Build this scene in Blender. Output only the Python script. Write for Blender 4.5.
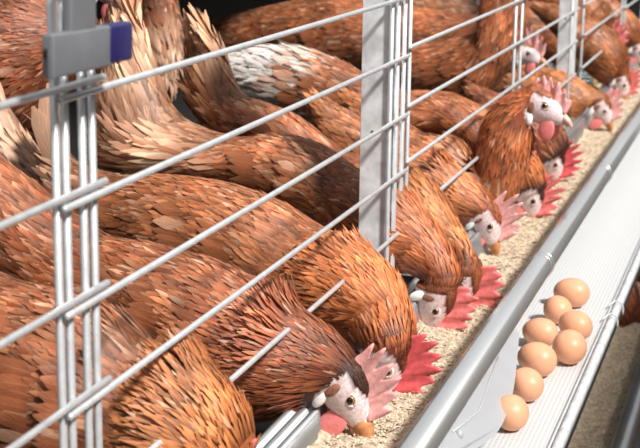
import bpy, bmesh, math, random
import numpy as np
from mathutils import Vector, Matrix

random.seed(7)
RNG = np.random.default_rng(11)
for o in list(bpy.data.objects):
    bpy.data.objects.remove(o)
SC = bpy.context.scene
COL = SC.collection

# ------------------------------------------------------------------ camera
# World: X runs along the row of cages, Y goes into the cage, Z up; the origin lies on the cage front.
FPX, CX, CY = 1500.0, 320.0, 224.0
_X = np.array([480.0, 343.0, FPX]); _X /= np.linalg.norm(_X)
_D = np.array([-.0132, -1.0, (343 + 480 * .0132) / FPX]); _Z = -_D / np.linalg.norm(_D)
_Z -= _X * (_X @ _Z); _Z /= np.linalg.norm(_Z)
_Y = np.cross(_Z, _X); _Y = -_Y if _Y[0] > 0 else _Y
ROT = np.stack([_X, _Y, _Z])
CAM = -ROT @ (np.array([(75 - CX) / FPX, -(208 - CY) / FPX, 1.0]) * 1.05)


def ray(px, py):
    return ROT @ np.array([(px - CX) / FPX, -(py - CY) / FPX, 1.0])


def at_y(px, py, y):
    d = ray(px, py); return CAM + d * (y - CAM[1]) / d[1]


def at_z(px, py, z):
    d = ray(px, py); return CAM + d * (z - CAM[2]) / d[2]


def at_plane(px, py, x0, k):
    """Point seen at (px, py) on the upright plane X = x0 + k*Y (the middle plane of a hen)."""
    d = ray(px, py); n = np.array([1.0, -k, 0.0])
    return CAM + d * (x0 - n @ CAM) / (n @ d)


cam = bpy.data.cameras.new('camera')
cam.sensor_width = 36.0
cam.lens = FPX / 640 * 36.0
cam.clip_start = .02
cam.dof.use_dof = True
cam.dof.focus_distance = 1.62
cam.dof.aperture_fstop = 15.0
camo = bpy.data.objects.new('camera', cam)
COL.objects.link(camo)
m = Matrix.Identity(4)
for i in range(3):
    m[i][0], m[i][1], m[i][2], m[i][3] = ROT[i, 0], ROT[i, 1], -ROT[i, 2], CAM[i]
camo.matrix_world = m
SC.camera = camo

# ------------------------------------------------------------------ light
world = bpy.data.worlds.new('shed_light'); SC.world = world
world.use_nodes = True
bg = world.node_tree.nodes['Background']
bg.inputs[0].default_value = (.98, .99, 1.0, 1)
bg.inputs[1].default_value = .60


def sun(name, d, strength, angle, color=(1, 1, 1)):
    l = bpy.data.lights.new(name, 'SUN'); l.energy = strength; l.angle = math.radians(angle); l.color = color
    o = bpy.data.objects.new(name, l); COL.objects.link(o)
    o.rotation_euler = Vector(d).to_track_quat('-Z', 'Y').to_euler()
    return o


sun('daylight', (.36, .60, -.74), 5.4, 7, (1.0, .985, .95))
SC.view_settings.view_transform = 'Standard'
SC.view_settings.look = 'None'
SC.view_settings.exposure = 0.12
SC.view_settings.gamma = 1.0
SC.view_settings.use_curve_mapping = False

# ------------------------------------------------------------------ materials
MAT = {}


def new_mat(name):
    mt = bpy.data.materials.new(name); mt.use_nodes = True
    nt = mt.node_tree; b = nt.nodes['Principled BSDF']
    MAT[name] = mt
    return mt, nt, b


def N(nt, kind, **kw):
    n = nt.nodes.new(kind)
    for k, v in kw.items():
        if k.startswith('i_'):
            n.inputs[k[2:].replace('_', ' ')].default_value = v
        else:
            setattr(n, k, v)
    return n


def ramp(nt, fac, stops):
    r = nt.nodes.new('ShaderNodeValToRGB')
    els = r.color_ramp.elements
    while len(els) < len(stops):
        els.new(.5)
    for e, (p, c) in zip(els, stops):
        e.position = p; e.color = (*c, 1) if len(c) == 3 else c
    nt.links.new(fac, r.inputs[0])
    return r


def simple(name, color, rough=.5, metal=0.0, noise=0.0, scale=60, bump=0.0, bscale=200, spec=.5, sss=0.0, stretch=None):
    mt, nt, b = new_mat(name)
    b.inputs['Roughness'].default_value = rough
    b.inputs['Metallic'].default_value = metal
    b.inputs['Specular IOR Level'].default_value = spec
    b.inputs['Base Color'].default_value = (*color, 1)
    if sss:
        b.inputs['Subsurface Weight'].default_value = sss
        b.inputs['Subsurface Radius'].default_value = (.006, .002, .0015)
    tc = N(nt, 'ShaderNodeTexCoord')
    src = tc.outputs['Object']
    if stretch:
        mp = N(nt, 'ShaderNodeMapping'); mp.inputs['Scale'].default_value = stretch
        nt.links.new(src, mp.inputs[0]); src = mp.outputs[0]
    if noise:
        n = N(nt, 'ShaderNodeTexNoise', i_Scale=scale, i_Detail=5.0)
        nt.links.new(src, n.inputs['Vector'])
        c = np.array(color)
        r = ramp(nt, n.outputs['Fac'], [(.28, tuple(c * (1 - noise))), (.72, tuple(np.minimum(c * (1 + noise), 1)))])
        nt.links.new(r.outputs[0], b.inputs['Base Color'])
    if bump:
        n2 = N(nt, 'ShaderNodeTexNoise', i_Scale=bscale, i_Detail=4.0)
        nt.links.new(src, n2.inputs['Vector'])
        bp = N(nt, 'ShaderNodeBump', i_Strength=bump, i_Distance=.002)
        nt.links.new(n2.outputs['Fac'], bp.inputs['Height'])
        nt.links.new(bp.outputs[0], b.inputs['Normal'])
    return mt


simple('galvanised_wire', (.66, .67, .68), .38, .45, .12, 90, .12, 400)
simple('galvanised_sheet', (.66, .67, .68), .5, .1, .28, 45, .10, 120)
simple('rail_steel', (.72, .73, .74), .24, .85, .10, 14, .05, 60, stretch=(.15, 1, 1))
simple('trough_steel', (.46, .47, .48), .34, .8, .2, 25, .08, 120, stretch=(.2, 1, 1))
simple('dark_shade_steel', (.06, .062, .065), .5, .5, .3, 40)  # on the tray flange this darkness stands for shade
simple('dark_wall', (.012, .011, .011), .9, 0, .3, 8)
simple('aisle_floor', (.22, .21, .20), .8, 0, .3, 6)
simple('aisle_wall', (.20, .13, .09), .8, 0, .4, 5)
mt = simple('white_plastic', (.56, .57, .59), .38, 0, .04, 30)
nt = mt.node_tree; trn = N(nt, 'ShaderNodeBsdfTranslucent'); trn.inputs['Color'].default_value = (.75, .76, .78, 1)
ms = N(nt, 'ShaderNodeMixShader'); ms.inputs[0].default_value = .4
nt.links.new(nt.nodes['Principled BSDF'].outputs[0], ms.inputs[1]); nt.links.new(trn.outputs[0], ms.inputs[2]); nt.links.new(ms.outputs[0], nt.nodes['Material Output'].inputs['Surface'])
simple('latch_plastic', (.19, .195, .21), .42, .15, .12, 30)
simple('blue_plastic', (.020, .016, .105), .4, 0, .15, 60)
simple('eggshell', (.76, .37, .215), .42, 0, .07, 70, .05, 900, .4, .12)
simple('feed_meal', (.49, .38, .27), .85, 0, .5, 160, .9, 420)
simple('feed_crumb', (.58, .46, .33), .85, 0, .4, 300)
simple('comb_flesh', (.80, .20, .19), .42, 0, .22, 150, .35, 700, .5, .25)
simple('comb_pale', (.86, .42, .40), .42, 0, .2, 150, .35, 700, .5, .25)
simple('comb_red', (.72, .11, .12), .4, 0, .2, 150, .35, 700, .5, .2)
simple('wattle_flesh', (.76, .22, .21), .42, 0, .15, 120, .3, 500, .5, .25)
simple('earlobe', (.85, .82, .80), .5, 0, .08, 120, .3, 500)
simple('ear_tuft', (.26, .10, .05), .7, 0, .3, 300, .5, 900)
simple('beak_horn', (.52, .22, .09), .35, 0, .3, 120)
simple('beak_pale', (.66, .42, .33), .4, 0, .25, 150)
simple('iris', (.32, .15, .05), .15, 0, .2, 400)
simple('pupil', (.006, .005, .005), .08)
simple('eyelid', (.72, .62, .58), .5, 0, .1, 300)
simple('shank', (.62, .45, .22), .55, 0, .2, 150, .4, 500)

# egg belt: white woven mat with a fine grid of holes
mt, nt, b = new_mat('egg_belt')
tc = N(nt, 'ShaderNodeTexCoord')
mp = N(nt, 'ShaderNodeMapping'); mp.inputs['Scale'].default_value = (190, 190, 1)
nt.links.new(tc.outputs['Object'], mp.inputs[0])
ck = N(nt, 'ShaderNodeTexVoronoi', i_Scale=1.0, i_Randomness=0.0); ck.voronoi_dimensions = '2D'
nt.links.new(mp.outputs[0], ck.inputs['Vector'])
r = ramp(nt, ck.outputs['Distance'], [(.16, (.46, .46, .46)), (.34, (.66, .66, .66))])
nt.links.new(r.outputs[0], b.inputs['Base Color'])
bp = N(nt, 'ShaderNodeBump', i_Strength=.5, i_Distance=.001)
nt.links.new(ck.outputs['Distance'], bp.inputs['Height']); nt.links.new(bp.outputs[0], b.inputs['Normal'])
b.inputs['Roughness'].default_value = .5

# body skin / down under the feathers: colour from the point attribute
mt, nt, b = new_mat('hen_skin')
at = N(nt, 'ShaderNodeAttribute', attribute_name='Col')
tc = N(nt, 'ShaderNodeTexCoord')
n = N(nt, 'ShaderNodeTexNoise', i_Scale=260.0, i_Detail=5.0)
nt.links.new(tc.outputs['Object'], n.inputs['Vector'])
mx = N(nt, 'ShaderNodeMix', data_type='RGBA', blend_type='MULTIPLY'); mx.inputs[0].default_value = 1
r = ramp(nt, n.outputs['Fac'], [(.34, (.86, .62, .60)), (.62, (1, 1, 1))])
nt.links.new(at.outputs['Color'], mx.inputs[6]); nt.links.new(r.outputs[0], mx.inputs[7])
nt.links.new(mx.outputs[2], b.inputs['Base Color'])
bp = N(nt, 'ShaderNodeBump', i_Strength=.35, i_Distance=.001)
nt.links.new(n.outputs['Fac'], bp.inputs['Height']); nt.links.new(bp.outputs[0], b.inputs['Normal'])
b.inputs['Roughness'].default_value = .55

# feather: per-feather colour attribute, barbs and shaft from the feather's own UV
mt, nt, b = new_mat('feather')
at = N(nt, 'ShaderNodeAttribute', attribute_name='Col')
uv = N(nt, 'ShaderNodeUVMap', uv_map='UVMap')
sp = N(nt, 'ShaderNodeSeparateXYZ'); nt.links.new(uv.outputs[0], sp.inputs[0])
# |u-.5|
s1 = N(nt, 'ShaderNodeMath', operation='SUBTRACT'); s1.inputs[1].default_value = .5
nt.links.new(sp.outputs[0], s1.inputs[0])
ab = N(nt, 'ShaderNodeMath', operation='ABSOLUTE'); nt.links.new(s1.outputs[0], ab.inputs[0])
# barbs: noise stretched along slanted lines v - |u|
sl = N(nt, 'ShaderNodeMath', operation='MULTIPLY_ADD'); sl.inputs[1].default_value = -.9
nt.links.new(ab.outputs[0], sl.inputs[0]); nt.links.new(sp.outputs[1], sl.inputs[2])
cb = N(nt, 'ShaderNodeCombineXYZ')
k1 = N(nt, 'ShaderNodeMath', operation='MULTIPLY'); k1.inputs[1].default_value = 30
nt.links.new(sl.outputs[0], k1.inputs[0]); nt.links.new(k1.outputs[0], cb.inputs[0])
k2 = N(nt, 'ShaderNodeMath', operation='MULTIPLY'); k2.inputs[1].default_value = 2.2
nt.links.new(ab.outputs[0], k2.inputs[0]); nt.links.new(k2.outputs[0], cb.inputs[1])
nt.links.new(at.outputs['Alpha'], cb.inputs[2])
nb = N(nt, 'ShaderNodeTexNoise', i_Scale=1.0, i_Detail=3.0)
nt.links.new(cb.outputs[0], nb.inputs['Vector'])
rb = ramp(nt, nb.outputs['Fac'], [(.30, (.66, .58, .52)), (.70, (1.2, 1.2, 1.2))])
mx = N(nt, 'ShaderNodeMix', data_type='RGBA', blend_type='MULTIPLY'); mx.inputs[0].default_value = 1
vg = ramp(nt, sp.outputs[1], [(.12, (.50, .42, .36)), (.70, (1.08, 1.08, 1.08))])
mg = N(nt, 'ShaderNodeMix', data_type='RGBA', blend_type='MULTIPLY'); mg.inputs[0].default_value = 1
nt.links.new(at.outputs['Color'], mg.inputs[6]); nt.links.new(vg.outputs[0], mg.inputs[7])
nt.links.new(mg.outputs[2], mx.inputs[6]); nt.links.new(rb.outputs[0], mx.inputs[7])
# pale fringe towards tip, pale shaft
rs = ramp(nt, ab.outputs[0], [(.0, (1, 1, 1)), (.07, (0, 0, 0))])
rt = ramp(nt, sp.outputs[1], [(.72, (0, 0, 0)), (1.0, (1, 1, 1))])
ad = N(nt, 'ShaderNodeMath', operation='MAXIMUM')
nt.links.new(rs.outputs[0], ad.inputs[0]); nt.links.new(rt.outputs[0], ad.inputs[1])
fm = N(nt, 'ShaderNodeMath', operation='MULTIPLY'); fm.inputs[1].default_value = .13
nt.links.new(ad.outputs[0], fm.inputs[0])
mx2 = N(nt, 'ShaderNodeMix', data_type='RGBA')
nt.links.new(fm.outputs[0], mx2.inputs[0]); nt.links.new(mx.outputs[2], mx2.inputs[6])
mx2.inputs[7].default_value = (.86, .56, .36, 1)
nt.links.new(mx2.outputs[2], b.inputs['Base Color'])
b.inputs['Roughness'].default_value = .42
b.inputs['Specular IOR Level'].default_value = .45
bp = N(nt, 'ShaderNodeBump', i_Strength=.4, i_Distance=.0008)
nt.links.new(nb.outputs['Fac'], bp.inputs['Height']); nt.links.new(bp.outputs[0], b.inputs['Normal'])
trn = N(nt, 'ShaderNodeBsdfTranslucent'); nt.links.new(mx2.outputs[2], trn.inputs['Color'])
ms = N(nt, 'ShaderNodeMixShader'); ms.inputs[0].default_value = .16
outn = nt.nodes['Material Output']
nt.links.new(b.outputs[0], ms.inputs[1]); nt.links.new(trn.outputs[0], ms.inputs[2]); nt.links.new(ms.outputs[0], outn.inputs['Surface'])


# ------------------------------------------------------------------ helpers
def empty(name, loc=(0, 0, 0)):
    o = bpy.data.objects.new(name, None); COL.objects.link(o); o.location = loc
    o.empty_display_size = .02
    return o


def tag(o, label=None, cat=None, group=None, kind=None):
    for k, v in (('label', label), ('category', cat), ('group', group), ('kind', kind)):
        if v:
            o[k] = v
    return o


def link(name, me, mat=None, parent=None, smooth=True):
    o = bpy.data.objects.new(name, me); COL.objects.link(o)
    if mat and not me.materials:
        me.materials.append(MAT[mat])
    if smooth:
        me.polygons.foreach_set('use_smooth', [True] * len(me.polygons))
    if parent is not None:
        o.parent = parent
        o.matrix_parent_inverse = parent.matrix_basis.inverted()
    return o


def mesh_of(verts, faces, name='mesh'):
    me = bpy.data.meshes.new(name)
    me.from_pydata([tuple(map(float, v)) for v in verts], [], [tuple(map(int, f)) for f in faces])
    me.update()
    return me


def grid_mesh(P, close_u=False, close_v=False, cap0=False, cap1=False):
    """P: (rows, cols, 3) -> verts, faces; rows along u, cols along v (a ring)."""
    nu, nv = P.shape[:2]
    V = P.reshape(-1, 3); F = []
    for i in range(nu if close_u else nu - 1):
        i2 = (i + 1) % nu
        for j in range(nv if close_v else nv - 1):
            j2 = (j + 1) % nv
            F.append((i * nv + j, i * nv + j2, i2 * nv + j2, i2 * nv + j))
    if cap0:
        F.append(tuple(range(nv - 1, -1, -1)))
    if cap1:
        F.append(tuple((nu - 1) * nv + j for j in range(nv)))
    return V, F


def tube_mesh(pts, r, seg=12, caps=True):
    pts = np.array(pts, float); n = len(pts)
    r = np.full(n, r) if np.isscalar(r) else np.array(r, float)
    T = np.gradient(pts, axis=0); T /= np.linalg.norm(T, axis=1)[:, None]
    a = np.array([0, 0, 1.0]) if abs(T[0][2]) < .9 else np.array([0, 1.0, 0])
    P = np.zeros((n, seg, 3)); th = np.linspace(0, 2 * np.pi, seg, endpoint=False)
    for i in range(n):
        a = a - T[i] * (a @ T[i]); a /= np.linalg.norm(a); bb = np.cross(T[i], a)
        P[i] = pts[i] + r[i] * (np.cos(th)[:, None] * a + np.sin(th)[:, None] * bb)
    V, F = grid_mesh(P, close_v=True, cap0=caps, cap1=caps)
    return mesh_of(V, F)


def rod(name, a, b, r, mat, parent=None, seg=12):
    a = np.array(a, float); b = np.array(b, float)
    d = (b - a) / np.linalg.norm(b - a); e = min(r * .5, .002)
    return link(name, tube_mesh([a, a + d * e, b - d * e, b], [r * .6, r, r, r * .6], seg), mat, parent)


def box_mesh(lo, hi, bevel=0.0, seg=2):
    bm = bmesh.new(); bmesh.ops.create_cube(bm, size=1)
    lo = Vector(lo); hi = Vector(hi); c = (lo + hi) / 2; d = hi - lo
    for v in bm.verts:
        v.co = Vector((v.co.x * d.x, v.co.y * d.y, v.co.z * d.z)) + c
    if bevel:
        bmesh.ops.bevel(bm, geom=bm.edges[:], offset=bevel, segments=seg, profile=.5, affect='EDGES')
    me = bpy.data.meshes.new('box'); bm.to_mesh(me); bm.free()
    return me


def extrude_x(profile, x0, x1, nx=2, closed=True):
    """Sheet with a closed (Y, Z) profile extruded along X."""
    pr = np.array(profile); xs = np.linspace(x0, x1, nx)
    P = np.zeros((nx, len(pr), 3))
    for i, x in enumerate(xs):
        P[i, :, 0] = x; P[i, :, 1:] = pr
    V, F = grid_mesh(P, close_v=closed, cap0=closed, cap1=closed)
    return mesh_of(V, F)


def sheet_profile(line, t):
    """Offset an open (Y, Z) polyline to a closed strip of thickness t."""
    L = np.array(line, float); T = np.gradient(L, axis=0); T /= np.linalg.norm(T, axis=1)[:, None]
    Nn = np.stack([-T[:, 1], T[:, 0]], 1)
    return np.concatenate([L + Nn * t / 2, (L - Nn * t / 2)[::-1]])


def catmull(P, n):
    """Resample control rows (k, d) to n rows along a centripetal-like Catmull-Rom spline."""
    P = np.array(P, float); k = len(P)
    E = np.vstack([2 * P[0] - P[1], P, 2 * P[-1] - P[-2]])
    out = []
    for u in np.linspace(0, k - 1 - 1e-9, n):
        i = int(u); t = u - i
        p0, p1, p2, p3 = E[i], E[i + 1], E[i + 2], E[i + 3]
        out.append(.5 * ((2 * p1) + (-p0 + p2) * t + (2 * p0 - 5 * p1 + 4 * p2 - p3) * t * t + (-p0 + 3 * p1 - 3 * p2 + p3) * t ** 3))
    return np.array(out)


# ------------------------------------------------------------------ setting
floor_z = -.405
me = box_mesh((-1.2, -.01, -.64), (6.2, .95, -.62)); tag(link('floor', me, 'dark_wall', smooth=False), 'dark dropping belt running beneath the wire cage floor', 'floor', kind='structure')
me = box_mesh((-1.2, .9, -.64), (6.2, .93, .34)); tag(link('wall_back_block', me, 'dark_wall', smooth=False), 'near-black sheet added behind the cages to block stray light', 'wall', kind='structure')  # added sheet keeps world light out; its blackness stands for unlit depth
me = box_mesh((-1.2, .42, .32), (6.2, .95, .34)); tag(link('shade_cover', me, 'dark_wall', smooth=False), 'unseen dark sheet added over the rear of the cages for shade', 'shade_cover', kind='structure')  # added sheet keeps the depth dark, stops short so sun reaches the hens
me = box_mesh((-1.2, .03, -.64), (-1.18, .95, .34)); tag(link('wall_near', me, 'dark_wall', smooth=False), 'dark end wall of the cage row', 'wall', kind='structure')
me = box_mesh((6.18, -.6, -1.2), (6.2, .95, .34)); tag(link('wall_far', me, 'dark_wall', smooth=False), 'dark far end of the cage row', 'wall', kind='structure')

me = box_mesh((-3.5, -1.7, -1.25), (6.2, -.01, -1.2)); tag(link('floor_aisle', me, 'aisle_floor', smooth=False), 'unseen grey concrete aisle floor, added to darken reflections from below', 'floor', kind='structure')  # added floor, darkens what the metal reflects from below
me = box_mesh((-3.5, -1.75, -1.2), (6.2, -1.7, 1.30)); tag(link('wall_aisle_shade', me, 'aisle_wall', smooth=False), 'unseen wall for the opposite cage row, added to shade the lower row', 'wall', kind='structure')  # added wall, height set to shadow the lower trough and deepen contrast

# wire floor of the cage
wf = empty('wire_floor', (0, 0, floor_z))
tag(wf, 'galvanised wire mesh floor under the hens of the upper cages', 'cage floor')
xw = tube_mesh([(-.3, 0, floor_z), (5.6, 0, floor_z)], .0016, 5)
yw = tube_mesh([(0, .0, floor_z - .003), (0, .86, floor_z - .003)], .0016, 5)
for i in range(18):
    o = link('long_wire', xw, 'galvanised_wire', wf); o.location.y += .02 + i * .048
for i in range(60):
    o = link('cross_wire', yw, 'galvanised_wire', wf); o.location.x += -.28 + i * .098

# rear wire grid
rg = empty('rear_wire_grid', (4.3, .80, floor_z))
tag(rg, 'thin dark wire grid standing behind the hens at the back of the cages', 'wire grid')
for i in range(24):
    x = 2.9 + i * .125
    rod('upright_wire', (x, .80, floor_z), (x, .80, .30), .0022, 'galvanised_wire', rg, 6)
for i in range(5):
    rod('cross_wire', (2.85, .804, -.3 + i * .14), (5.8, .804, -.3 + i * .14), .0022, 'galvanised_wire', rg, 6)

# ------------------------------------------------------------------ cage front: wire panels
BARZ = [.2295, .154, .0785, .0025, -.0745, -.149, -.227]


def panel(x0, x1, dz, vert, label, blabel=None):
    p = empty('cage_front_panel', ((x0 + x1) / 2, 0, -.28))
    tag(p, label, 'cage panel', 'wire panels of the cage front')
    for z in BARZ:
        rod('horizontal_bar', (x0, 0, z + dz), (x1, 0, z + dz), .0028, 'galvanised_wire', p)
    for x, y in vert:
        zb = -.292
        pts = [(x, y, .31), (x, y, zb + .012), (x - .002, y + .002, zb + .004), (x - .008, y + .006, zb)]
        link('vertical_wire', tube_mesh(pts, [.0031, .0031, .0031, .002], 12), 'galvanised_wire', p)
    return p


panel(-.80, .051, .0075, [(-.79, .0065), (.0, .0065), (.0425, .0065)], 'nearest wire panel of the cage front, bars ending past the grey and blue latch')
panel(-.018, .963, 0, [(-.0145, .0065), (.0265, .0065), (.897, .0065), (.929, .0065)], 'long wire panel between the grey and blue latch and the flat galvanised post')
panel(.966, 1.86, .010, [(.963, .0065), (.992, .0065), (1.79, .0065)], 'wire panel just beyond the flat galvanised post')
panel(1.84, 2.60, .009, [(1.856, .0065), (2.53, .0065)], 'wire panel ending at the farther galvanised post')
panel(2.72, 3.66, .010, [(2.73, .0065), (3.6, .0065)], 'wire panel past the farther galvanised post')
panel(3.64, 4.60, .004, [(3.68, .0065), (4.5, .0065)], 'farthest wire panel of the cage front')


def post(x, label):
    p = empty('cage_post', (x, .03, -.40))
    tag(p, label, 'post', 'galvanised posts of the cage front')
    t = .0018
    link('face_plate', box_mesh((x - t, .012, -.40), (x, .046, .33), .0006, 1), 'galvanised_sheet', p, False)
    link('front_flange', box_mesh((x, .0115, -.40), (x + .062, .0135, .33), .0006, 1), 'galvanised_sheet', p, False)
    link('rear_flange', box_mesh((x, .0445, -.40), (x + .062, .046, .33), .0006, 1), 'galvanised_sheet', p, False)
    for z in (-.09, .10, -.26):  # dark domes standing in for bolt holes in the plate
        bm = bmesh.new(); bmesh.ops.create_uvsphere(bm, u_segments=12, v_segments=6, radius=.0022)
        bmesh.ops.scale(bm, vec=(.5, 1, 1), verts=bm.verts); bmesh.ops.translate(bm, vec=(x - t, .030, z), verts=bm.verts)
        me = bpy.data.meshes.new('hole_dot'); bm.to_mesh(me); bm.free()
        link('hole_dot', me, 'dark_shade_steel', p)


post(.902, 'flat grey galvanised post standing in the middle of the cage front')
post(2.60, 'farther galvanised cage post beside the hen with a pale spiky comb')
post(4.62, 'farthest galvanised cage post')

# ------------------------------------------------------------------ latch with blue end on the near panel
LY = -.034
lt = empty('latch', tuple(at_y(80, 60, LY)))
tag(lt, 'grey plastic latch with a dark blue end clipped on the near wires', 'latch')


def slab(name, px, y0, y1, mat, parent, bev=.002):
    """Upright slab: outline seen at PX on plane y0, given thickness to y1."""
    q = [at_y(u, v, y0) for u, v in px]
    bm = bmesh.new()
    f = bm.faces.new([bm.verts.new(p) for p in q])
    ex = bmesh.ops.extrude_face_region(bm, geom=[f])
    for v in [g for g in ex['geom'] if isinstance(g, bmesh.types.BMVert)]:
        v.co.y += y1 - y0
    bmesh.ops.recalc_face_normals(bm, faces=bm.faces)
    bmesh.ops.bevel(bm, geom=bm.edges[:], offset=bev, segments=3, profile=.5, affect='EDGES')
    me = bpy.data.meshes.new(name); bm.to_mesh(me); bm.free()
    return link(name, me, mat, parent)


slab('cross_plate', [(56, 34.5), (113, 25), (113, 66), (56, 79)], LY, LY + .010, 'latch_plastic', lt)
tag(slab('end_cap', [(111, 25), (134, 21), (134, 60), (111, 65)], LY - .001, LY + .0105, 'blue_plastic', lt, .003), 'dark blue end cap')
slab('strap', [(72, -60), (97, -62), (97, 34), (72, 38)], LY + .001, LY + .009, 'latch_plastic', lt)
slab('raised_rim', [(54, 35), (58, 34.4), (58, 79), (54, 80)], LY - .004, LY + .001, 'latch_plastic', lt, .001)
pp = at_y(50, 54, LY + .005)
rod('pin', pp - np.array([.004, 0, 0]), pp + np.array([.012, 0, 0]), .0036, 'dark_shade_steel', lt)

# ------------------------------------------------------------------ feed trough
RY, RZ, RR = -.160, -.304, .0168
XA, XB = -.6, 6.1
tr = empty('feed_trough', (1.5, -.09, -.345))
tag(tr, 'long galvanised feed trough running along the front of the upper cages', 'feed trough')
prof = [(.003, -.322), (.002, -.316), (-.002, -.314), (-.006, -.317), (-.008, -.321), (-.011, -.316), (-.015, -.314), (-.019, -.317), (-.021, -.321), (-.024, -.316),
        (-.0275, -.316), (-.0295, -.321), (-.031, -.335), (-.034, -.352), (-.040, -.362), (-.055, -.3655), (-.100, -.3655), (-.112, -.360), (-.121, -.345), (-.132, -.325), (-.1435, -.306)]
link('trough_sheet', extrude_x(sheet_profile(prof, .0016), XA, XB), 'trough_steel', tr)
xs = [XA, XB]
rl = link('rail', tube_mesh([(x, RY, RZ) for x in xs], RR, 36), 'rail_steel', tr)
for px, py in ((540, 268), (602, 168)):
    x = at_y(px, py, RY)[0]
    for dx in (0, .016):
        P = [(x + dx, RY + (RR + .0003) * math.cos(a), RZ + (RR + .0003) * math.sin(a)) for a in np.linspace(0, 2 * np.pi, 40)]
        link('seam_ring', tube_mesh(P, .0011, 8), 'rail_steel', rl)

# feed: a heaped bed of meal plus loose crumbs
FY0, FY1 = -.117, -.0325


def feed_h(x, y, base):
    lift_ = .008 * (1 - np.clip((x - .50) / .35, 0, 1)) if base > -.5 else 0
    return base + lift_ + .003 * np.sin(x * 23 + y * 31) + .003 * np.sin(x * 61 - y * 47 + 1) + .0016 * np.sin(x * 143 + y * 170) + .0011 * np.sin(x * 310 - y * 260)


def feed_bed(name, x0, x1, y0, y1, base, label, n_crumb, xmax):
    nx, ny = int((x1 - x0) / .004), int((y1 - y0) / .004)
    xx, yy = np.meshgrid(np.linspace(x0, x1, nx), np.linspace(y0, y1, ny), indexing='ij')
    zz = feed_h(xx, yy, base) + RNG.normal(0, .0005, xx.shape)
    e = np.minimum(yy - y0, y1 - yy); zz += np.clip(.010 - e, 0, .01) * .5
    if base > -.5:
        we = np.interp(zz[:, 0], [-.3655, -.360, -.345, -.325], [-.100, -.112, -.121, -.132]) + .0006
        w01 = (yy - y0) / (y1 - y0); yy = we[:, None] * (1 - w01) + y1 * w01
    V, F = grid_mesh(np.stack([xx, yy, zz], -1))
    o = link(name, mesh_of(V, [f[::-1] for f in F]), 'feed_meal')
    tag(o, label, 'feed', kind='stuff')
    # crumbs
    n = n_crumb
    cx = x0 + (xmax - x0) * RNG.random(n) ** 1.4; cy = RNG.uniform(y0 + .004, y1 - .004, n)
    cz = feed_h(cx, cy, base) + .0008
    s = RNG.uniform(.0007, .0026, n)
    oc = np.array([[1, 0, 0], [-1, 0, 0], [0, 1, 0], [0, -1, 0], [0, 0, 1], [0, 0, -1]], float)
    of = [(0, 2, 4), (2, 1, 4), (1, 3, 4), (3, 0, 4), (2, 0, 5), (1, 2, 5), (3, 1, 5), (0, 3, 5)]
    ang = RNG.uniform(0, 6.28, n)
    base_v = oc[None] * s[:, None, None] * RNG.uniform(.5, 1.4, (n, 1, 3))
    c, sn = np.cos(ang)[:, None], np.sin(ang)[:, None]
    vx = base_v[..., 0] * c - base_v[..., 1] * sn; vy = base_v[..., 0] * sn + base_v[..., 1] * c
    VV = np.stack([vx + cx[:, None], vy + cy[:, None], base_v[..., 2] * .7 + cz[:, None]], -1).reshape(-1, 3)
    FF = (np.array(of)[None] + (np.arange(n) * 6)[:, None, None]).reshape(-1, 3)
    c_ = link('crumbs', mesh_of(VV, FF), 'feed_crumb', o, False); c_['kind'] = 'stuff'


feed_bed('chicken_feed', -.2, 4.6, FY0, FY1, -.352, 'pale beige ground feed filling the upper trough', 16000, 2.6)

# ------------------------------------------------------------------ egg belt and its edging
BZ = -.378
eb = empty('egg_belt', (1.5, -.21, BZ))
tag(eb, 'white perforated egg belt running outside the feed trough', 'egg belt')
link('belt_mat', box_mesh((XA, -.2565, BZ - .003), (XB, -.130, BZ)), 'egg_belt', eb, False)
link('tray_edge', extrude_x(sheet_profile([(-.2575, BZ - .004), (-.2580, BZ + .004), (-.2625, BZ + .0055), (-.2665, BZ + .003), (-.2668, BZ - .008)], .0012), XA, XB), 'galvanised_sheet', eb)
link('edge_wire', tube_mesh([(XA, -.2540, BZ + .0026), (XB, -.2540, BZ + .0026)], .0016, 8), 'galvanised_wire', eb)
link('tray_flange', box_mesh((XA, -.2665, BZ - .02), (XB, -.2645, BZ - .006)), 'dark_shade_steel', eb, False)  # shade below the belt edge is put into this dark colour
link('tray_base', box_mesh((XA, -.264, BZ - .012), (XB, -.130, BZ - .004)), 'dark_shade_steel', eb, False)
# little wire hooks holding the edge
for px, py in ((606, 318), (613, 305)):
    q = at_z(px, py, BZ + .008); x = q[0]
    pts = [(x, -.250, BZ + .004), (x + .006, -.256, BZ + .010), (x + .012, -.262, BZ + .011), (x + .014, -.270, BZ + .004), (x + .010, -.271, BZ - .008)]
    link('hook', tube_mesh(catmull(pts, 14), .0012, 8), 'galvanised_wire', eb)


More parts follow.
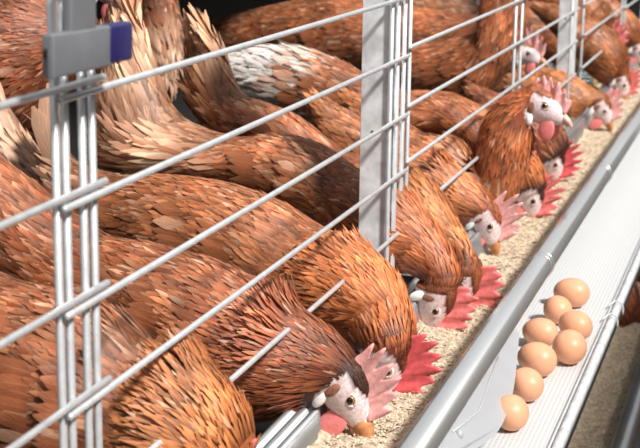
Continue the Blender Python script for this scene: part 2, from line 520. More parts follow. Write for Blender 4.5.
# white flaps hanging from the trough rail, leaning out over the belt
def guard(x0, label, scale=1.0):
    """Thin rounded flap hanging under the rail; x0: shift along the row."""
    g = empty('egg_guard', (x0, -.19, BZ))
    tag(g, label, 'guard', 'white guards along the egg belt')
    yy = lambda z: -.168 + (z + .318) * .9
    pl = np.array([0, 1.0, -.9])
    def lean(px, py):
        d = ray(px, py); return CAM + d * ((-.168 + .318 * .9) - pl @ CAM) / (pl @ d)
    edge = [(405, 478), (440, 466), (466, 454), (484, 442), (497, 430), (505, 414), (510, 398), (513.5, 380), (516, 355), (518, 334)]
    out = [tuple(q) for q in catmull([lean(*e)[[0, 2]] for e in edge], 28)]
    out = [(out[0][0], -.316)] + out + [(out[-1][0], -.316)]
    bm = bmesh.new()
    f = bm.faces.new([bm.verts.new((x0 + (px - .4) * scale, yy(pz), pz)) for px, pz in out])
    ex = bmesh.ops.extrude_face_region(bm, geom=[f])
    for v in [q for q in ex['geom'] if isinstance(q, bmesh.types.BMVert)]:
        v.co.y -= .0018
    bmesh.ops.recalc_face_normals(bm, faces=bm.faces)
    me = bpy.data.meshes.new('plate'); bm.to_mesh(me); bm.free()
    link('plate', me, 'white_plastic', g, False)
    def on(px, py):
        q = lean(px, py); return np.array([x0 + (q[0] - .4) * scale, q[1] - .003, q[2]])
    link('wire_stay', tube_mesh(np.array([on(*e) for e in ((450, 431), (464, 421), (476, 411), (482, 396), (487, 380), (496, 356))]), .0010, 8), 'galvanised_wire', g)
    kq = on(457, 434)
    bm = bmesh.new(); bmesh.ops.create_uvsphere(bm, u_segments=16, v_segments=10, radius=.0055)
    bmesh.ops.scale(bm, vec=(1, .7, 1), verts=bm.verts); bmesh.ops.translate(bm, vec=kq, verts=bm.verts)
    me = bpy.data.meshes.new('knob'); bm.to_mesh(me); bm.free()
    link('knob', me, 'white_plastic', g)


guard(.40, 'white rounded flap hanging from the rail beside the nearest eggs')

# ------------------------------------------------------------------ eggs
EGGS = [(571.5, 292.5, 1.0, 80, 'farthest egg, lying on its side at the far end of the cluster'),
        (557.5, 309.5, .92, 20, 'brown egg second from the far end of the cluster'),
        (575, 325.5, .95, 50, 'brown egg tucked behind the biggest egg beside the belt edge'),
        (540, 332.5, .92, 75, 'brown egg on the trough side, third from the white guard plate'),
        (569.5, 346.5, 1.02, 10, 'biggest brown egg, nearest to the outer belt edge'),
        (536.5, 359, 1.0, 60, 'brown egg beside the biggest egg, on the trough side'),
        (526, 384, .93, 30, 'brown egg half out from behind the white guard plate'),
        (511, 412, .93, 15, 'nearest brown egg, half hidden behind the white guard plate')]
EA = .0268; EW = .0216
for px, py, s, ang, lab in EGGS:
    c = at_z(px, py, BZ + EW * s)
    nu, nv = 24, 28; P = np.zeros((nu, nv, 3))
    for i, t in enumerate(np.linspace(.02, np.pi - .02, nu)):
        ax = math.cos(t); rr = EW * math.sin(t) * (1 + .10 * ax) * s
        for j, a in enumerate(np.linspace(0, 2 * np.pi, nv, endpoint=False)):
            P[i, j] = (EA * s * -ax, rr * math.cos(a), rr * math.sin(a))
    V, F = grid_mesh(P, close_v=True, cap0=True, cap1=True)
    o = link('egg', mesh_of(V, F), 'eggshell'); o.location = c; o.rotation_euler = (random.uniform(0, 6), 0, math.radians(ang))
    tag(o, lab, 'egg', 'brown eggs on the belt')

# ------------------------------------------------------------------ lower tier: trough seen past the belt
LZ = -.680
lo = empty('feed_trough', (2, -.22, LZ - .04))
tag(lo, 'grey feed trough of the lower cage row, below the egg belt', 'feed trough')
prof = [(-.160, LZ + .01), (-.166, LZ - .03), (-.18, LZ - .045), (-.22, LZ - .045), (-.243, LZ - .03), (-.250, LZ)]
link('trough_sheet', extrude_x(sheet_profile(prof, .002), .3, XB), 'trough_steel', lo)
link('rail', tube_mesh([(.3, -.262, LZ), (XB, -.262, LZ)], .0185, 28), 'trough_steel', lo)
feed_bed('chicken_feed', .3, 5.0, -.243, -.168, LZ - .026, 'pale feed in the lower trough below the egg belt', 2500, 3.0)

# ------------------------------------------------------------------ hens
BRI = np.array([1.0, .86, .84])
RUST = np.array([.40, .115, .038]); ORANGE = np.array([.60, .215, .060]); TAN = np.array([.72, .38, .21])
DARK = np.array([.13, .034, .016]); CREAM = np.array([.84, .52, .36]); WHITE = np.array([.86, .82, .78])
SKIN = np.array([.70, .62, .62])
T_ROWS = np.array([0, .40, .78, 1.0]); W_ROWS = np.array([.50, 1.0, .82, .14])


def feathers_mesh(P, Nn, D, L, W, lift, col, droop):
    """One mesh of curved, leaf-shaped feathers: root P, surface normal Nn, direction D."""
    n = len(P)
    S = np.cross(Nn, D)
    t = T_ROWS[None, :, None]
    along = P[:, None] + D[:, None] * (L[:, None] * T_ROWS[None])[..., None]
    h = L[:, None] * (lift[:, None] * T_ROWS[None] - droop[:, None] * T_ROWS[None] ** 2) + .0008
    mid = along + Nn[:, None] * h[..., None]
    hw = (W[:, None] * .5 * W_ROWS[None])[..., None]
    side = S[:, None] * hw; dip = Nn[:, None] * hw * .30
    V = np.stack([mid - side - dip, mid, mid + side - dip], 2).reshape(-1, 3)
    r = len(T_ROWS); q = []
    for i in range(r - 1):
        for j in range(2):
            a = i * 3 + j; q.append((a, a + 3, a + 4, a + 1))
    q = np.array(q)
    F = (q[None] + (np.arange(n) * r * 3)[:, None, None]).reshape(-1, 4)
    me = bpy.data.meshes.new('feathers')
    me.vertices.add(len(V)); me.vertices.foreach_set('co', V.ravel())
    me.loops.add(F.size); me.loops.foreach_set('vertex_index', F.ravel())
    me.polygons.add(len(F)); me.polygons.foreach_set('loop_start', np.arange(0, F.size, 4)); me.polygons.foreach_set('loop_total', np.full(len(F), 4))
    me.update(calc_edges=True)
    me.polygons.foreach_set('use_smooth', np.ones(len(F), bool))
    gn = np.zeros(len(V) * 3); me.vertex_normals.foreach_get('vector', gn); gn = gn.reshape(-1, 3)
    bn = np.repeat(Nn, r * 3, axis=0); gn = gn * np.where((gn * bn).sum(1, keepdims=True) < 0, -1, 1)
    me.normals_split_custom_set_from_vertices(nrm(gn * .5 + bn * .5).tolist())
    uvv = np.stack([np.tile([0, .5, 1.0], r), np.repeat(T_ROWS, 3)], 1)
    uvl = me.uv_layers.new(name='UVMap')
    uvl.data.foreach_set('uv', np.tile(uvv[q.ravel()], (n, 1)).ravel())
    ca = me.color_attributes.new('Col', 'FLOAT_COLOR', 'POINT')
    c4 = np.concatenate([col, RNG.random((n, 1)) * 20], 1)
    ca.data.foreach_set('color', np.repeat(c4, r * 3, axis=0).ravel())
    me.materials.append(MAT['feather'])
    return me


def nrm(v):
    return v / np.maximum(np.linalg.norm(v, axis=-1, keepdims=True), 1e-9)


def ellipsoid(center, A, B, C, nu=10, nv=16):
    P = np.zeros((nu, nv, 3))
    for i, t in enumerate(np.linspace(.05, np.pi - .05, nu)):
        for j, a in enumerate(np.linspace(0, 2 * np.pi, nv, endpoint=False)):
            P[i, j] = center + A * math.sin(t) * math.cos(a) + B * math.sin(t) * math.sin(a) + C * math.cos(t)
    V, F = grid_mesh(P, close_v=True, cap0=True, cap1=True)
    return mesh_of(V, F)


HENS = []


def hen(label, x0, secs, skull, beak, comb, k=0.0, base=RUST, neck=None, hood=None, pale=.16, pale_col=CREAM, dens=1.0, wf=.82,
        comb_mat='comb_flesh', comb_size=1.0, flop=.2, hs=1.22, turn=0.0, tail=True, tail_col=None, tail_len=.09, tuft=None, fan=1.0,
        ground=None, legs=True, jit=.18, wing_col=None, wattle=1.0, group='hens feeding at the trough', dark=1.0, tail_up=.5, serr=1.0, hdx=0.0, beak_mat='beak_horn', beak_size=.82):
    rng = np.random.default_rng(len(HENS) * 17 + 5)
    base = base * BRI
    neck = base * 1.1 if neck is None else neck * BRI
    hood = neck * .6 if hood is None else hood
    xo = x0 + hdx * np.clip((np.arange(len(secs)) - (len(secs) - 5)) / 4.0, 0, 1)      # the neck may swing along the row
    T = np.array([at_plane(s[0], s[1], q, k) for s, q in zip(secs, xo)]); B = np.array([at_plane(s[2], s[3], q, k) for s, q in zip(secs, xo)])
    ctr = (T + B) / 2; hv = (T - B) / 2
    wid = np.linalg.norm(hv, axis=1) * np.array([s[4] if len(s) > 4 else wf for s in secs])
    # head frame
    xh = x0 + hdx
    S = at_plane(*skull, xh, k); F = nrm(at_plane(*beak, xh, k) - S)
    U = at_plane(*comb, xh, k) - S; U = nrm(U - F * (U @ F)); Wd = np.cross(F, U)
    if turn:
        R = np.array(Matrix.Rotation(math.radians(turn), 3, Vector(U))); F = R @ F; Wd = R @ Wd
    hr = [(-.013, -.001, .0225, .0195), (.002, -.0015, .0220, .0185), (.016, -.003, .0180, .0150), (.028, -.005, .0125, .0105), (.036, -.006, .0070, .0060)]
    if (S - F * .013 * hs - ctr[-1]) @ F < .006:
        hr = hr[1:]
    for f_, u_, h_, w_ in hr:
        ctr = np.vstack([ctr, S + (F * f_ + U * u_) * hs]); hv = np.vstack([hv, U * h_ * hs]); wid = np.append(wid, w_ * hs)
    nb = len(secs)
    n = 18 * (len(ctr) - 1) // 2
    Q = catmull(np.concatenate([ctr, hv, wid[:, None]], 1), n)
    C, H, Wv = Q[:, :3], Q[:, 3:6], np.maximum(Q[:, 6], .004)
    tan = nrm(np.gradient(C, axis=0)); lat = nrm(np.cross(tan, H))
    # keep the side vector consistent and smooth
    for i in range(1, n):
        if lat[i] @ lat[i - 1] < 0:
            lat[i] *= -1
    for _ in range(3):
        lat[1:-1] = nrm(lat[:-2] + 2 * lat[1:-1] + lat[2:])
    hlen = np.linalg.norm(H, axis=1)
    nv = 30; th = np.linspace(0, 2 * np.pi, nv, endpoint=False)
    P = C[:, None] + H[:, None] * np.cos(th)[None, :, None] + (lat * Wv[:, None])[:, None] * np.sin(th)[None, :, None]
    Vv, Ff = grid_mesh(P, close_v=True, cap0=True, cap1=True)
    root = empty('hen', (C[n // 3, 0], C[n // 3, 1], floor_z if ground is None else ground))
    tag(root, label, 'hen', group)
    HENS.append(root)
    me = mesh_of(Vv, Ff)
    par = np.linspace(0, 1, n) * (len(ctr) - 1)          # control parameter of each row
    sn = par / (len(ctr) - 1)
    p_neck, p_head = (nb - 4.0), nb - .4                    # where hackle and head begin
    loc = (Vv - S) / hs; lf, lu = loc @ F, loc @ U
    near = np.linalg.norm(loc - F * .012 + U * .004, axis=1) < .030
    face = near & (lf > -.010) & (lu < .0125) & (np.repeat(par, nv) > nb - 1.6)
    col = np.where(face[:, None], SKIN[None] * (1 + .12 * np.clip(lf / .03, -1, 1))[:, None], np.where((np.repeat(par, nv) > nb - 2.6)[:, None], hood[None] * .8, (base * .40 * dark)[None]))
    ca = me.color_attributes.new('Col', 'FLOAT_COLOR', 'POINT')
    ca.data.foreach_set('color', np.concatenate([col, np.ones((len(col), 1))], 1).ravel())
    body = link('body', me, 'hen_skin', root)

    # plumage
    seg = np.linalg.norm(np.diff(C, axis=0), axis=1); arc = np.concatenate([[0], np.cumsum(seg)])
    fp, fn, fd, fl, fw, flf, fdr, fc = [], [], [], [], [], [], [], []
    low = [(rng.normal(0, 1, 3) * sc_, rng.uniform(0, 6.28)) for sc_ in (22, 34, 55, 80, 120)]
    a = .004
    row = 0

    def surf(i, ang):
        i0 = int(min(max(i, 0), n - 2)); t = min(max(i - i0, 0), 1)
        c = C[i0] * (1 - t) + C[i0 + 1] * t; h = H[i0] * (1 - t) + H[i0 + 1] * t; l = lat[i0] * (1 - t) + lat[i0 + 1] * t; w = Wv[i0] * (1 - t) + Wv[i0 + 1] * t
        hl = np.linalg.norm(h)
        ca_, sa_ = np.cos(ang)[:, None], np.sin(ang)[:, None]
        p = c + h * ca_ + l * w * sa_
        c2 = C[i0 + 1] - C[i0]; h2 = H[i0 + 1] - H[i0]; w2 = lat[i0 + 1] * Wv[i0 + 1] - lat[i0] * Wv[i0]
        ds_ = c2 + h2 * ca_ + w2 * sa_
        dt_ = -h * sa_ + l * w * ca_
        nn = nrm(np.cross(ds_, dt_)); ref = h / hl * ca_ / hl + l * sa_ / w
        nn = nn * np.sign((nn * ref).sum(1, keepdims=True))
        return p, nn

    while a < arc[-1] - .004:
        i = np.interp(a, arc, np.arange(n)); pr = np.interp(i, np.arange(n), par)
        hk = np.clip((pr - p_neck + .8) / 1.6, 0, 1)              # 0 body .. 1 hackle
        hd = np.clip((pr - p_head + .9) / 1.0, 0, 1)               # head
        L = (.027 * (1 - hk) + .026 * hk) * (1 - hd) + .0085 * hd
        W = (.0062 * (1 - hk) + .0036 * hk) * (1 - hd) + .0030 * hd
        ds = (.0058 * (1 - hk) + .0054 * hk) * (1 - hd) + .0028 * hd
        big = 1 + .7 * np.clip((pale - pr / (len(ctr) - 1)) / .06, 0, 1)
        L, W, ds = L * (1 + (big - 1) * 1.7), W * (1 + (big - 1) * .55), ds * (1 + (big - 1) * .6)
        ds /= dens ** .5; W2 = W / dens ** .35
        i0 = int(i); per = 2 * np.pi * math.sqrt((hlen[i0] ** 2 + Wv[i0] ** 2) / 2)
        m_ = max(6, int(per / (W2 * .78)))
        ang = (np.arange(m_) + .5 * (row % 2) + rng.uniform(-.32, .32, m_)) / m_ * 2 * np.pi
        p, nn = surf(i + rng.uniform(-.1, .1), ang)
        p2, _ = surf(min(i + .6, n - 1.001), ang); p1, _ = surf(max(i - .6, 0), ang)
        d = nrm(p1 - p2); d = nrm(d - nn * (d * nn).sum(1, keepdims=True))
        loc_ = (p - S) / hs; lf_, lu_ = loc_ @ F, loc_ @ U
        nr_ = np.linalg.norm(loc_ - F * .012 + U * .004, axis=1) < .031
        ok = ~(nr_ & (lf_ > -.007) & (lu_ < .0135) & (pr > nb - 1.6)) & ~((lf_ > .020) & (pr > nb - 1.0))
        lt_ = np.stack([lf_ + .006, (lu_ + .0185) * .75], 1); ok &= ~((np.linalg.norm(lt_, axis=1) < .0085) & (pr > nb - 1.8))
        tw = rng.normal(0, .16, m_)[:, None]
        d = nrm(d + np.cross(nn, d) * tw)
        # colour
        cmix = rng.random(m_)[:, None]
        body_c = base[None] * (1 - cmix) + (base * .60 + TAN * .40)[None] * cmix ** 1.6
        neck_c = neck[None] * (1 - .45 * cmix) + (neck * .5 + TAN * .55)[None] * .45 * cmix
        hood_c = hood[None] * np.ones((m_, 1))
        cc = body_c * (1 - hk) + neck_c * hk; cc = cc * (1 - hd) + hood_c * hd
        pa = np.clip((pale - pr / (len(ctr) - 1)) / .08 + rng.normal(0, .35, m_), 0, 1)[:, None] * (1 if pale > 0 else 0)
        cc = cc * (1 - pa) + (pale_col[None] * rng.uniform(.75, 1.1, (m_, 1))) * pa
        lw = sum(np.sin(p @ fq + ph) for fq, ph in low) / len(low)
        cc = cc * np.exp(.75 * lw)[:, None] * (1 + np.array([0, .04, .10])[None] * lw[:, None])
        odd = rng.random(m_)[:, None]
        cc = np.where((odd < .06) & (hd < .3), cc * .4 + CREAM * .55, cc); cc = np.where(odd > .9, cc * .5, cc)
        cc = cc * np.exp(rng.normal(0, jit, (m_, 1))) * dark
        lf2 = rng.normal(.085 + .03 * hk, .025, m_)
        if tuft:
            for (tp, tw_, amt) in tuft:
                lf2 += amt * np.exp(-((pr - tp) / tw_) ** 2) * np.clip(np.cos(ang) * 1.2, 0, 1) * rng.uniform(.3, 1.0, m_)
        fp.append(p[ok]); fn.append(nn[ok]); fd.append(d[ok]); fl.append((L * rng.uniform(.8, 1.2, m_))[ok]); fw.append((W2 * rng.uniform(.8, 1.2, m_))[ok])
        flf.append(lf2[ok]); fdr.append((.05 + .06 * rng.random(m_))[ok]); fc.append(np.clip(cc, 0, .95)[ok])
        a += ds; row += 1
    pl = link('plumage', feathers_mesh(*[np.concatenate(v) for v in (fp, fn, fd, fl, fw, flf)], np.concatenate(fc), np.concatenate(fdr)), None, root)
    pl['kind'] = 'stuff'

    # wings: layered long feathers on each flank
    wc = base * .8 + TAN * .12 if wing_col is None else wing_col
    for sgn in (1, -1):
        wp, wn, wdv, wl, ww, wlf, wdr, wcl = [], [], [], [], [], [], [], []
        for layer in range(4):
            for j in range(9):
                pr = (.36 + .075 * layer) * nb + j * .02 * nb * .3
                i = np.interp(pr, par, np.arange(n))
                ang = np.array([sgn * (1.05 + .11 * j + .06 * (layer % 2))])
                p, nn = surf(i, ang); p1, _ = surf(max(i - 1, 0), ang); p2, _ = surf(i + 1, ang)
                d = nrm(p1 - p2); d = nrm(d - nn * (d * nn).sum(1, keepdims=True)); d = nrm(d + np.cross(nn, d) * rng.normal(sgn * .10, .08))
                wp.append(p - nn * (.0025 - .0006 * layer)); wn.append(nn); wdv.append(d); wl.append(.062 - .008 * layer + rng.uniform(-.004, .006)); ww.append(.0185 - .002 * layer)
                wlf.append(.20 + rng.normal(0, .02)); wdr.append(.13)
                c_ = wc * (1 - .3 * rng.random()) * (.85 + .4 * rng.random())
                if rng.random() < .14:
                    c_ = c_ * .4 + CREAM * .55
                wcl.append(np.clip(c_ * dark, 0, .95))
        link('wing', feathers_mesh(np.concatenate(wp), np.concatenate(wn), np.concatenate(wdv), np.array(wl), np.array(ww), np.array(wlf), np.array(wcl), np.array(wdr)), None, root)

    # tail fan
    if tail:
        tc_ = pale_col * .9 if tail_col is None else tail_col
        tp, tn, td, tl, tw, tlf, tdr, tcl = [], [], [], [], [], [], [], []
        back = -nrm(C[4] - C[0]); up = nrm(H[2])
        for j in range(15):
            u = (j - 7) / 7 * fan; lay = j % 2
            p = C[1] + lat[1] * Wv[1] * .55 * u + up * hlen[1] * (.55 - .35 * abs(u))
            d = nrm(back * 1.0 + up * (tail_up - .35 * abs(u)) + lat[1] * .30 * u)
            nn = nrm(lat[1] * (1 if u >= 0 else -1) * (.35 + abs(u)) + up * .8); nn = nrm(nn - d * (nn @ d))
            tp.append(p - d * .02 + nn * .001 * j * .3); tn.append(nn); td.append(d); tl.append(tail_len * rng.uniform(.8, 1.1) * (1 - .15 * abs(u)) + .02); tw.append(.026)
            tlf.append(.03); tdr.append(.05 + .05 * rng.random()); tcl.append(np.clip(tc_ * rng.uniform(.7, 1.1) * dark, 0, .95))
        link('tail', feathers_mesh(np.array(tp), np.array(tn), np.array(td), np.array(tl), np.array(tw), np.array(tlf), np.array(tcl), np.array(tdr)), None, root)

    hp = lambda f_, u_, w_: S + (F * f_ + U * u_ + Wd * w_) * hs
    # comb
    nt_, nh = 72, 7
    tt = np.linspace(0, 1, nt_); npk = 6.0
    env = np.sin(np.pi * (.10 + .80 * tt)) ** .7
    pkp = (np.arange(6) + .5 + rng.uniform(-.16, .16, 6)) / 6; pkh = np.array([.62, .92, 1.0, .9, .66, .42]) * rng.uniform(.8, 1.12, 6)
    tri = np.max(pkh[None] * np.exp(-np.abs((tt[:, None] - pkp[None]) / .058) ** 2.2), axis=1)
    hh = .037 * comb_size * (.40 * env + (1 - serr) * .25 * env + serr * .62 * tri)
    bf = -.012 + .048 * tt; bu = .0165 - .010 * tt ** 1.6
    lean = -.50 + .85 * tt
    Pc = np.zeros((2 * nh, nt_, 3))
    for r_ in range(nh):
        z = r_ / (nh - 1)
        for si, sg in ((0, 1), (1, -1)):
            thk = (.0042 * (1 - .72 * z ** .8)) * (1 if z < 1 else .35)
            f_ = bf + lean * hh * z; u_ = bu - .006 + (hh + .006) * z; w_ = sg * thk + flop * hh * z * z + .0012 * np.sin(tt * 21 + 3 * z)
            Pt = S[None] + (F[None] * f_[:, None] + U[None] * u_[:, None] + Wd[None] * w_[:, None]) * hs
            Pc[r_ if si == 0 else 2 * nh - 1 - r_] = Pt
    Vc, Fc = grid_mesh(Pc.transpose(1, 0, 2), close_v=True, cap0=True, cap1=True)
    link('comb', mesh_of(Vc, Fc), comb_mat, root)
    # beak
    bs = beak_size
    bp_ = lambda f_, u_: hp(.029 + (f_ - .027) * bs, u_ * bs - .002, 0)
    up_b = tube_mesh([bp_(.027, -.003), bp_(.036, -.0035), bp_(.046, -.0065), bp_(.054, -.0115), bp_(.0565, -.016)], np.array([.0088, .0082, .0058, .0030, .0008]) * hs * bs, 12)
    bk = link('beak', up_b, beak_mat, root)
    lo_b = tube_mesh([bp_(.027, -.010), bp_(.038, -.0115), bp_(.049, -.0145)], np.array([.0060, .0050, .0012]) * hs * bs, 10)
    link('lower_bill', lo_b, beak_mat, bk)
    for sg in (1, -1):
        ec = hp(.0115, .003, sg * .0128)
        ey = link('eye', ellipsoid(ec, F * .0048 * hs, U * .0048 * hs, Wd * .0050 * hs), 'iris', root)
        link('pupil', ellipsoid(ec + Wd * sg * .0037 * hs, F * .0029 * hs, U * .0029 * hs, Wd * .0018 * hs, 8, 12), 'pupil', ey)
        ring = [ec + (F * math.cos(q) * .0054 + U * math.sin(q) * .0047 + Wd * sg * .0022) * hs for q in np.linspace(0, 2 * np.pi, 22)]
        link('eyelid', tube_mesh(ring, .0013 * hs, 8), 'eyelid', ey)
        link('ear_lobe', ellipsoid(hp(-.0025, -.0180, sg * .0155), (F * .0050 + U * .002) * hs, (U * .0095 - F * .004) * hs, Wd * .0042 * hs), 'earlobe', root)
        link('ear_tuft', ellipsoid(hp(-.0030, -.0050, sg * .0170), (F * .0048) * hs, (U * .0088) * hs, Wd * .0030 * hs), 'ear_tuft', root)
        if wattle:
            link('wattle', ellipsoid(hp(.022, -.0185 - .006 * wattle, sg * .0085), (F * .0105 + U * .002) * hs * wattle, (U * .0150 - F * .003) * hs * wattle, Wd * .0034 * hs, 12, 18), 'wattle_flesh', root)
    if legs:
        gz = floor_z if ground is None else ground
        ib = int(np.interp(.42 * nb, par, np.arange(n)))
        for sg in (1, -1):
            top = C[ib] - H[ib] * .80 + lat[ib] * Wv[ib] * .45 * sg
            kn = top + np.array([0, .012, -.02]); ft = np.array([kn[0], kn[1] - .004, gz + .006])
            if ft[2] > kn[2] - .02:
                kn[2] = ft[2] + .03; top[2] = max(top[2], kn[2] + .02)
            lg = link('leg', tube_mesh([top, kn, ft + np.array([0, 0, .02]), ft], [.016, .0075, .006, .0065], 10), 'shank', root)
            for da in (-.55, 0, .55, math.pi):
                dv = np.array([math.sin(da), -math.cos(da), 0]) * (.034 if da < 3 else .016)
                link('toe', tube_mesh([ft, ft + dv * .6 + [0, 0, .001], ft + dv + [0, 0, -.003]], [.0052, .0042, .0015], 8), 'shank', lg)
    return root


# hens with their heads out at the trough, nearest first
hen('nearest hen, ruffled orange neck, head below the picture edge', .20,
    [(-130, 215, -125, 270), (-95, 235, -105, 340), (-40, 262, -65, 410), (20, 286, -10, 445), (75, 300, 45, 475), (120, 322, 92, 490), (155, 352, 128, 500), (195, 366, 155, 515), (232, 400, 178, 510), (252, 440, 198, 515)],
    (222, 478), (248, 530), (262, 470), base=np.array([.42, .13, .045]), neck=np.array([.66, .27, .085]), tuft=[(6.9, .5, .8)], pale=.1, dens=1.1)
hen('hen with pale face and pink comb in full view, pecking beside the nearest neck', .505,
    [(-105, 70, -105, 118), (-70, 105, -85, 200), (-20, 146, -45, 250), (40, 192, 5, 286), (100, 234, 62, 322), (160, 248, 118, 354), (220, 267, 172, 386), (268, 292, 222, 412), (305, 316, 268, 416), (334, 337, 300, 409), (353, 355, 328, 398)],
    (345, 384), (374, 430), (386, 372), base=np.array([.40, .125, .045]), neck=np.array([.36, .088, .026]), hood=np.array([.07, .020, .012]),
    tuft=[(7.6, .35, 1.0)], comb_mat='comb_pale', comb_size=1.02, pale=.1, dens=1.15, hs=1.28, beak_size=1.0)
hen('big hen arching its orange neck behind the pale faced hen, red comb', .76,
    [(62, 148, 55, 180), (80, 164, 62, 220), (120, 176, 92, 244), (170, 177, 138, 257), (225, 185, 186, 275), (275, 202, 228, 296), (322, 229, 268, 328), (362, 247, 300, 338), (392, 275, 325, 342), (407, 308, 347, 345), (412, 335, 360, 352)],
    (387, 355), (394, 400), (422, 366), base=np.array([.50, .18, .066]), neck=np.array([.58, .185, .05]), hood=np.array([.16, .04, .018]),
    tuft=[(7.0, .3, .5)], comb_mat='comb_red', comb_size=1.35, serr=.5, hdx=-.10, pale=.12, dens=1.15)
hen('hen with a tall cream tail, body passing behind the flat galvanised post', .99,
    [(136, 20, 104, 52, .5), (152, 62, 100, 88, .6), (172, 108, 102, 130, .8), (198, 128, 118, 166), (240, 138, 178, 179), (282, 136, 232, 191), (322, 147, 275, 206), (362, 172, 312, 228), (402, 188, 350, 255), (432, 222, 384, 272), (450, 250, 406, 272), (460, 278, 424, 281)],
    (437, 297), (433, 335), (469, 313), base=np.array([.44, .15, .055]), neck=np.array([.52, .16, .048]), hood=np.array([.24, .07, .03]),
    comb_size=1.1, comb_mat='comb_flesh', serr=.5, hdx=-.05, pale=.27, pale_col=CREAM * np.array([1, .93, .88]), fan=.5, dens=1.0)
hen('hen with a narrow peach tail held up, orange neck past the post', 1.13,
    [(214, 40, 189, 54, .5), (226, 62, 192, 78, .6), (244, 96, 196, 108), (272, 107, 215, 134), (302, 121, 254, 158), (345, 152, 298, 195), (385, 160, 345, 215), (415, 172, 380, 235), (440, 195, 405, 248), (460, 228, 428, 260), (474, 252, 452, 262)],
    (463, 279), (463, 312), (500, 281), base=np.array([.42, .14, .05]), neck=np.array([.62, .24, .065]), hood=np.array([.28, .08, .03]),
    comb_size=1.25, comb_mat='comb_flesh', serr=.4, hdx=-.08, pale=.2, pale_col=np.array([.72, .42, .25]), tail=False, dens=.95)
hen('hen with light face and pink comb pecking just in front of the upright hen', 1.36,
    [(320, 95, 312, 118), (345, 110, 328, 155), (382, 130, 352, 178), (415, 148, 390, 202), (445, 160, 420, 216), (470, 178, 447, 228), (491, 197, 467, 228)],
    (486, 217), (503, 250), (520, 206), base=np.array([.52, .2, .075]), neck=np.array([.56, .2, .06]), hood=np.array([.36, .10, .04]),
    comb_size=1.1, comb_mat='comb_pale', tail=False, pale=.0, dens=.9, tuft=[(4.2, .3, .6)])
hen('hen holding its head up high above the trough, long hackle feathers', 1.47,
    [(352, 92, 346, 112), (385, 105, 370, 160), (420, 132, 408, 195), (455, 140, 440, 208), (474, 156, 478, 218), (476, 164, 512, 200), (479, 142, 525, 168), (488, 116, 532, 143), (508, 95, 532, 128)],
    (540, 104), (573, 116), (549, 76), base=np.array([.46, .17, .062]), neck=np.array([.52, .155, .045]), hood=np.array([.34, .09, .034]),
    comb_size=.72, comb_mat='comb_pale', serr=.6, tail=False, pale=.0, dens=.9, turn=-14, hs=1.3, beak_mat='beak_pale', beak_size=.7)
hen('hen bending down behind the upright hen, dark hood and pink comb', 1.66,
    [(430, 100, 425, 122), (455, 108, 445, 150), (490, 122, 475, 175), (520, 142, 495, 190), (538, 162, 510, 198), (547, 182, 518, 202)],
    (531, 192), (537, 218), (560, 194), base=np.array([.46, .16, .05]), neck=np.array([.48, .16, .045]), hood=np.array([.06, .02, .012]), comb_size=1.0, tail=False, pale=0, dens=.8)
hen('dark hooded hen with a bright red comb right below the raised head', 1.98,
    [(475, 85, 470, 105), (500, 95, 488, 135), (530, 108, 510, 155), (555, 122, 530, 165), (569, 142, 540, 172)],
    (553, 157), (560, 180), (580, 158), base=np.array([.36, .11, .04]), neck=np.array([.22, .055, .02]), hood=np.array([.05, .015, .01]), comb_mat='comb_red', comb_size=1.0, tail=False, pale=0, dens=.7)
hen('hen with a pale spiky comb bowing beside the farther post', 2.60,
    [(462, 40, 458, 55), (485, 48, 476, 82), (515, 58, 505, 104), (545, 68, 532, 116), (570, 75, 555, 120), (592, 88, 574, 122)],
    (601, 106), (616, 128), (615, 92), base=np.array([.56, .25, .11]), neck=np.array([.60, .24, .07]), comb_mat='comb_pale', comb_size=1.0, tail=False, pale=0, dens=.6)
hen('far hen with pink comb at the picture edge above the rail', 3.15,
    [(540, 2, 536, 14), (565, 8, 558, 38), (590, 18, 578, 62), (612, 32, 596, 78), (628, 52, 610, 86)],
    (622, 80), (629, 100), (640, 78), base=np.array([.46, .17, .06]), neck=np.array([.46, .16, .05]), comb_size=1.0, tail=False, pale=0, dens=.5)
hen('farthest feeding hen at the upper corner of the row', 3.75,
    [(565, -22, 562, -10), (585, -15, 578, 10), (608, -5, 598, 30), (628, 10, 614, 42), (641, 25, 626, 50)],
    (638, 48), (644, 62), (652, 44), base=np.array([.46, .17, .06]), comb_size=1.0, tail=False, pale=0, dens=.45)

# hens farther back in the cages
IN = 'hens standing farther inside the cages'
hen('hen with a fluffy white rump behind the peach tailed hen', 1.56,
    [(236, 52, 228, 78), (256, 50, 236, 96), (282, 48, 262, 108), (312, 52, 296, 120), (345, 64, 330, 130), (375, 82, 362, 138), (405, 92, 390, 140), (430, 98, 415, 138), (455, 104, 442, 136)],
    (486, 150), (496, 170), (505, 145), base=np.array([.44, .15, .055]), pale=.30, pale_col=WHITE * 1.1, tail=False, dens=.85, group=IN, k=.1)
hen('hen turned along the cage above the white rumped hen', 2.3,
    [(212, 22, 206, 40), (232, 16, 218, 62), (262, 8, 250, 66), (300, 0, 290, 72), (338, -4, 332, 78), (368, 0, 365, 76), (396, 6, 398, 74), (430, 10, 432, 70), (462, 14, 466, 60)],
    (490, 30), (506, 38), (494, 12), base=np.array([.44, .15, .058]), pale=.12, tail=False, dens=.8, group=IN, k=.2)
hen('dark brown hen behind the latch in the corner of the cage', 1.14,
    [(-92, 24, -90, 62), (-60, 0, -66, 112), (-25, -20, -32, 136), (10, -26, 4, 142), (42, -16, 36, 128), (68, 0, 60, 100), (88, 14, 80, 80)],
    (106, 50), (122, 62), (114, 30), base=np.array([.27, .070, .026]), neck=np.array([.27, .07, .026]), pale=0, tail=False, dens=.9, group=IN, k=0)
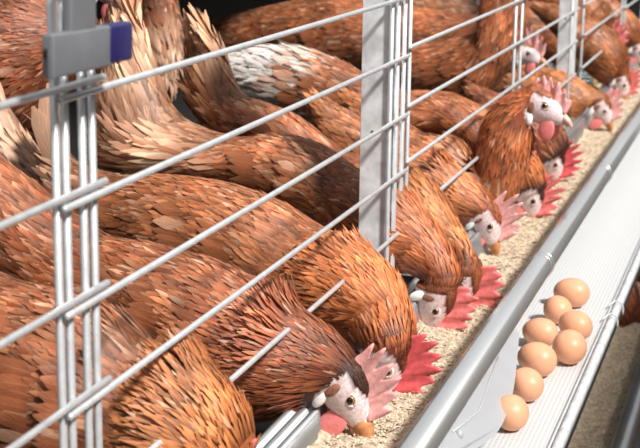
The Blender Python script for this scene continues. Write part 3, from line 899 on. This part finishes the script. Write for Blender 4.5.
hen('hen showing only a wattle and beak above the latch', 1.38,
    [(-20, -110, -20, -60), (10, -125, 5, -20), (40, -120, 40, 10), (72, -90, 60, 25), (90, -60, 68, 10), (104, -38, 80, 0)],
    (108, -14), (133, 6), (122, -38), base=np.array([.32, .085, .03]), pale=0, tail=False, dens=.8, group=IN, k=0)
hen('brown hen with cream rump feathers seen past the blue latch end', 1.78,
    [(176, 66, 150, 86), (178, 30, 140, 62), (172, -10, 126, 20), (158, -40, 108, -10), (140, -64, 90, -40), (120, -80, 74, -60)],
    (96, -90), (74, -92), (94, -112), base=np.array([.30, .10, .042]), pale=.22, pale_col=CREAM * .8, tail=False, dens=.8, group=IN, k=0)
hen('hen whose cream tail feathers stick up at the picture edge', .74,
    [(-30, 100, -40, 130, .5), (2, 110, -34, 150, .7), (36, 158, -24, 190, .8), (58, 186, 10, 232), (90, 205, 50, 258), (130, 222, 95, 280), (170, 240, 140, 300), (205, 262, 178, 318)],
    (222, 306), (236, 338), (246, 300), base=np.array([.38, .12, .045]), pale=.36, pale_col=CREAM, fan=.6, dens=.8, group=IN, k=.12, tail_len=.06)
hen('hen with raised neck behind the bars past the post', 2.05,
    [(395, 50, 390, 70), (410, 45, 402, 92), (432, 42, 424, 98), (458, 38, 452, 100), (482, 28, 484, 96), (482, 8, 512, 60), (490, -18, 522, 10), (504, -40, 528, -20)],
    (528, -38), (548, -30), (530, -58), base=np.array([.42, .14, .052]), neck=np.array([.46, .15, .05]), pale=.08, tail=False, dens=.75, group=IN, k=.1, legs=False)
hen('plain orange brown back between the post and the hen holding its head up', 1.80,
    [(385, 88, 382, 108), (405, 92, 396, 130), (430, 92, 422, 142), (455, 96, 448, 150), (480, 108, 470, 155), (500, 122, 488, 160)],
    (508, 145), (522, 160), (520, 132), base=np.array([.48, .18, .065]), pale=0, tail=False, dens=.75, group=IN, k=.1)
hen('light brown hen far back beside the thin rear wires', 2.75,
    [(385, -4, 382, 12), (402, -10, 396, 28), (425, -14, 418, 34), (448, -10, 444, 36), (470, 0, 466, 38)],
    (482, 18), (496, 24), (488, 4), base=np.array([.50, .24, .12]), pale=.1, tail=False, dens=.6, group=IN, k=.1)
hen('hen with a pinkish white comb between the two galvanised posts', 2.45,
    [(440, 22, 436, 40), (458, 20, 450, 62), (480, 22, 474, 72), (502, 26, 498, 74), (520, 34, 514, 70)],
    (524, 52), (542, 58), (532, 34), base=np.array([.44, .16, .06]), comb_mat='comb_pale', pale=0, tail=False, dens=.6, group=IN, k=.1)
hen('reddish hen seen just behind the farther post', 3.32,
    [(488, 2, 484, 20), (505, -2, 498, 40), (528, 2, 522, 52), (550, 12, 546, 60), (568, 26, 560, 64)],
    (574, 50), (588, 60), (584, 36), base=np.array([.46, .16, .055]), pale=0, tail=False, dens=.5, group=IN, k=.05)
hen('far hen above the bowing pale combed hen', 3.45,
    [(530, -26, 528, -10), (548, -28, 542, 8), (570, -20, 562, 24), (592, -8, 584, 36), (608, 8, 598, 44)],
    (610, 36), (622, 48), (620, 24), base=np.array([.50, .2, .07]), pale=0, tail=False, dens=.45, group=IN)
# lower tier
LOW = 'hens of the lower cage row'
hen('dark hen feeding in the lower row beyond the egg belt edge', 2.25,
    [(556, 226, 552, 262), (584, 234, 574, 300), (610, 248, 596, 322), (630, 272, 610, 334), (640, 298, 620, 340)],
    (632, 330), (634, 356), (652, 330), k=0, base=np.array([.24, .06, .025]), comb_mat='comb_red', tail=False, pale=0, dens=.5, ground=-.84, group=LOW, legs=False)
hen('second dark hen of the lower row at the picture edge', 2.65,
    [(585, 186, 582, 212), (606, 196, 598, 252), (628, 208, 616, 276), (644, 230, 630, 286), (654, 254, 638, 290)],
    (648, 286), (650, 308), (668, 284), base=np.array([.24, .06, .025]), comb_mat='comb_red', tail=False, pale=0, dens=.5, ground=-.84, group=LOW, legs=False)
